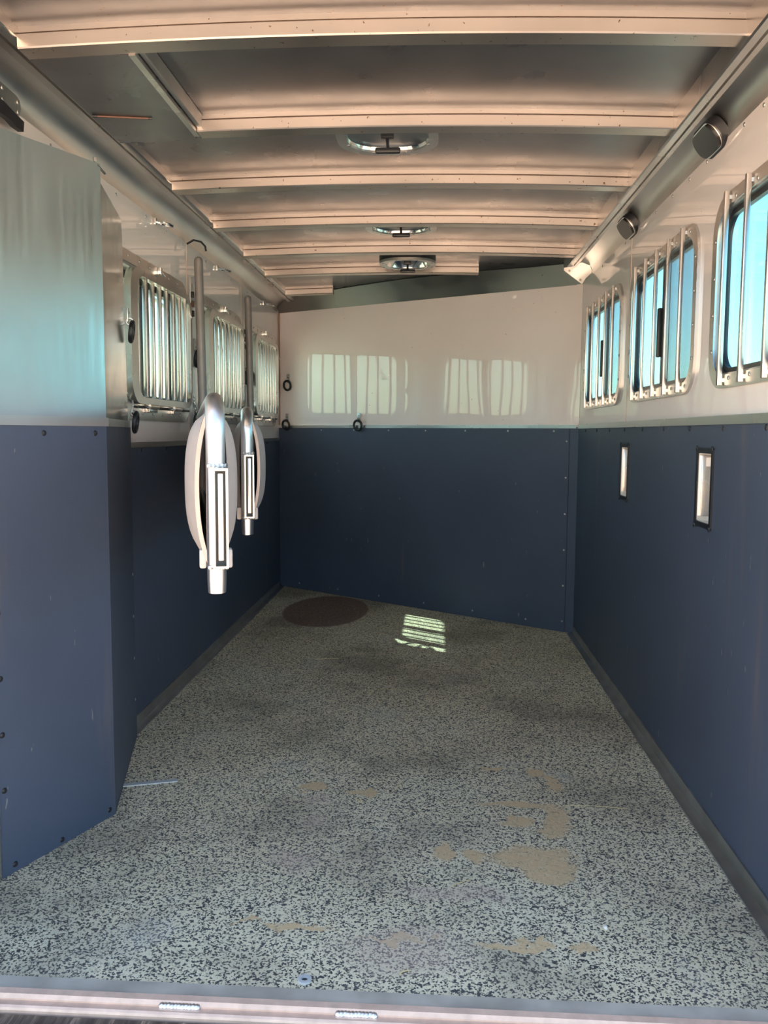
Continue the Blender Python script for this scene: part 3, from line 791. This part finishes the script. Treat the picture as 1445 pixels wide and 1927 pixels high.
# ------------------------------------------------------------------ hooks on the left cove, cable, door bracket
def hook(y, label):
    t = thing('bridle_hook', label, 'hook', (XL, y, 1.905), group='chrome hooks under the left cove')
    part('plate', MB().box(XL, XL+.012, y-.030, y-.008, 1.900, 1.928, .002), M_CHROME, t)
    mb = MB(); mb.torus((XL+.045, y, 1.906), (0.25, 0, 1), .026, .0055, 20, 8); mb.tube([(XL+.006, y-.02, 1.914), (XL+.028, y-.008, 1.908)], .006, 8)
    part('loop', mb, M_CHROME, t); part('screw', MB().dome((XL+.012, y-.019, 1.914), (1, 0, 0), .005, .003), M_GALV, t)
    return t
hook(3.36, 'chrome hook under the left cove above the near window'); hook(4.30, 'chrome hook under the left cove above the middle window'); hook(5.45, 'chrome hook under the left cove above the far window')
cab = MB().tube([(XL+.004, 3.775, 1.922), (XL+.03, 3.79, 1.942), (XL+.055, 3.82, 1.940), (XL+.068, 3.84, 1.925), (XL+.070, 3.845, 1.905)], .0045, 8)
solo('cable', cab, M_BLACK, 'short black cable looping out below the left cove', 'cable', (XL+.004, 3.775, 1.905))
for y, z0, z1, lab in ((3.835, 1.61, 1.73, 'dark brass latch strip on the white wall beside the nearer post'), (4.905, 1.57, 1.69, 'dark brass latch strip on the white wall beside the farther post')):
    t = thing('latch_strip', lab, 'latch', (XL, y, z0))
    part('backing', MB().box(XL, XL+.004, y-.012, y+.012, z0-.02, z1+.06, .001), M_ALU, t)
    for k in range(3): part('catch', MB().box(XL+.004, XL+.016, y-.008, y+.008, z0+.005+.042*k, z0+.032+.042*k, .003), M_BRONZE if k % 2 else M_PLASTIC, t)
t = thing('door_bracket', 'dark bolted door bracket under the left cove at the frame edge', 'bracket', (-1.085, 2.1, 1.885))
FX = (V(-1.078, 0, 0), V(0, 1, 0), V(0, 0, 1), V(1, 0, 0))
part('plate', MB().plate([(1.90, 1.885), (2.185, 1.895), (2.212, 1.905), (2.222, 1.925), (2.218, 1.945), (2.20, 1.952), (1.90, 1.962)], [], FX, -.02, 0), M_GALV, t, 20)
part('lever', MB().plate([(1.90, 1.868), (2.13, 1.868), (2.16, 1.862), (2.20, 1.862), (2.205, 1.888), (2.17, 1.892), (2.10, 1.902), (1.90, 1.902)], [], FX, .001, .016), M_PLASTIC, t, 20)
for y, z in ((2.206, 1.937), (2.206, 1.912), (2.128, 1.943), (2.128, 1.915), (2.06, 1.943)): bolt_at((-1.078, y, z), (1, 0, 0), t, bolt_small, 'rivet')

# ------------------------------------------------------------------ floor bits
fs_ = MB(); a, b = V(-.985, 2.497, 0), V(-.802, 2.556, 0); d = (b-a).normalized(); nn = V(-d.y, d.x, 0)*.010
fs_.add([a-nn, b-nn, b+nn, a+nn, a-nn+V(0, 0, .003), b-nn+V(0, 0, .003), b+nn+V(0, 0, .003), a+nn+V(0, 0, .003)], [(0, 3, 2, 1), (4, 5, 6, 7), (0, 1, 5, 4), (1, 2, 6, 5), (2, 3, 7, 6), (3, 0, 4, 7)])
solo('floor_strip', fs_, M_STRIP, 'short flat metal strip on the mat at the corner box', 'strip', (-.89, 2.53, 0), smooth=0)
t = thing('floor_bushing', 'round metal bushing with a dark hole at the mat edge', 'bushing', (-.250, 1.606, 0))
part('collar', MB().plate(ell(0, 0, .014, .014, 24), [ell(0, 0, .0068, .0068, 16)[::-1]], FR((-.250, 1.606, 0), (1, 0, 0), (0, 1, 0)), 0, .005), M_STRIP, t, 25)
part('hole', MB().plate(ell(0, 0, .0068, .0068, 16), [], FR((-.250, 1.606, 0), (1, 0, 0), (0, 1, 0)), -.0, .001), M_BLACK, t, 0)
def straw(p, q, r, label, sag=.003):
    r *= .65
    a, b = V(*p, r), V(*q, r); m_ = (a+b)/2 + V(-(b-a).y, (b-a).x, 0)*.06+V(0, 0, sag)
    pts = [a.lerp(m_, t).lerp(m_.lerp(b, t), t) for t in (0, .25, .5, .75, 1)]
    solo('straw', MB().tube(pts, r, 6), M_STRAW, label, 'straw', tuple(a.lerp(b, .5).xy)+(0,), group='bits of straw on the mat')
straw((.392, 2.462), (.577, 2.452), .0012, 'long pale straw right of the big dust stain')
straw((-.108, 2.530), (-.092, 2.595), .0015, 'short straw in the middle of the mat')
straw((-.060, 1.640), (-.040, 1.652), .0018, 'curled straw bit near the mat edge')
straw((-.225, 2.462), (-.206, 2.434), .0025, 'thick straw flake left of the mat centre')
straw((-.245, 3.56), (-.14, 3.57), .0012, 'fine straw lying across the mat further back')
straw((-.57, 4.02), (-.46, 4.05), .0015, 'fine straw near the left side at the back')
straw((.05, 1.98), (.10, 2.02), .0012, 'short fine straw in front of the big dust stain')
pb_ = bmesh.new(); bmesh.ops.create_icosphere(pb_, subdivisions=2, radius=1)
for v in pb_.verts: v.co *= 1+.25*noise.noise(v.co*1.7)
solo('pebble', MB().addbm(pb_, Matrix.Translation((.392, 1.831, .004)) @ Matrix.Diagonal((.0055, .008, .0045, 1))), M_PEBBLE, 'small white pebble on the mat at lower right', 'pebble', (.392, 1.831, 0))

# ------------------------------------------------------------------ rear threshold and bumper
th = struct('trim_6', 'aluminium threshold across the rear door opening', 'trim')
FXs = (V(0, 0, 0), V(0, 1, 0), V(0, 0, 1), V(1, 0, 0))
part('sill_plate', MB().prism([(1.577, -.03), (1.577, .003), (1.540, .003), (1.536, -.002), (1.536, -.03)], FXs, XL-WT, XR+WT), M_SILL, th, 0)
part('sill_lip', MB().prism([(1.536, -.03), (1.536, .006), (1.533, .009), (1.519, .007), (1.514, .000), (1.514, -.03)], FXs, XL-WT, XR+WT), M_LIP, th, 20)
part('sill_step', MB().prism([(1.514, -.04), (1.514, -.003), (1.500, -.003), (1.496, -.006), (1.494, -.010), (1.494, -.04)], FXs, XL-WT, XR+WT), M_LIP, th, 20)
for xc in (-.478, -.137):
    mb = MB()
    for k in range(11): mb.dome((xc-.034+.0068*k, 1.514+random.uniform(-.001, .001), -.001), (0, -.5, 1), .0075, .006, 8)
    part('weld_bead', mb, M_WELD, th)
bp = thing('rear_bumper', 'dark scratched rear bumper beam below the threshold', 'bumper', (-.16, 1.38, -.16))
part('beam', MB().box(XL-WT, XR+WT, 1.30, 1.490, -.16, -.014, .004), M_BUMPER, bp)
part('lamp_bezel', MB().plate(rr(-.30, 1.462, .060, .022, .006, 3), [rr(-.30, 1.462, .045, .010, .003, 3)[::-1]], FR((0, 0, -.014), (1, 0, 0), (0, 1, 0)), 0, .004), M_ALU, bp, 0)
t7 = struct('trim_7', 'rear door posts either side of the opening', 'trim')
for x0, x1 in ((XL-WT, XL-.005), (XR+.005, XR+WT)):
    part('door_post', MB().box(x0, x1, 1.402, 1.458, -.14, 1.929, .004), M_ALU, t7)

# ------------------------------------------------------------------ outside: added sun blocker on the left flank, far trees
blocker = thing('sun_blocker', 'added pale canvas sheet outside the left wall, blocking sun from the two nearer windows', 'sun_blocker', (-1.175, 3.6, 2.09))  # out of view; added to keep sun off the two nearer left windows
part('canvas', MB().box(-2.05, -1.18, 1.9, 5.30, 2.150, 2.156), M_CANVAS, blocker, 0)
part('roller', MB().tube([(-2.05, 1.9, 2.15), (-2.05, 5.30, 2.15)], .03, 12), M_ALU, blocker)
for y in (2.0, 5.2): part('arm', MB().tube([(-2.03, y, 2.13), (-1.178, y, 1.5)], .012, 8), M_ALU, blocker)
part('mount', MB().box(-1.21, -1.175, 1.9, 5.30, 2.10, 2.165), M_ALU, blocker, 0)
def tree(x, y, h, label):
    t = thing('tree', label, 'tree', (x, y, -.55), group='far trees beyond the right windows')
    part('trunk', MB().tube([(x, y, -.55), (x+.05, y, h*.4), (x, y, h*.75)], .12, 8, rs=[.16, .12, .05]), M_BARK, t)
    mb = MB()
    for k in range(170):
        a, b_, rr_ = random.uniform(0, 2*PI), random.uniform(-1, 1), random.uniform(.3, 1)**.5
        c = V(x+math.cos(a)*rr_*h*.28*math.sqrt(1-b_*b_*.8), y+math.sin(a)*rr_*h*.28, h*.62+b_*rr_*h*.36)
        u = V(random.uniform(-1, 1), random.uniform(-1, 1), random.uniform(-1, 1)).normalized(); w = u.orthogonal().normalized(); s = random.uniform(.15, .32)
        mb.add([c-u*s, c+w*s*.6, c+u*s, c-w*s*.6, c+u.cross(w)*s*.3], [(0, 1, 4), (1, 2, 4), (2, 3, 4), (3, 0, 4)])
    part('crown', mb, M_LEAF, t, 0)
tree(15.3, 60, 4.3, 'small far tree seen through the middle right window'); tree(11.8, 60, 4.0, 'small far tree seen through the far right window')
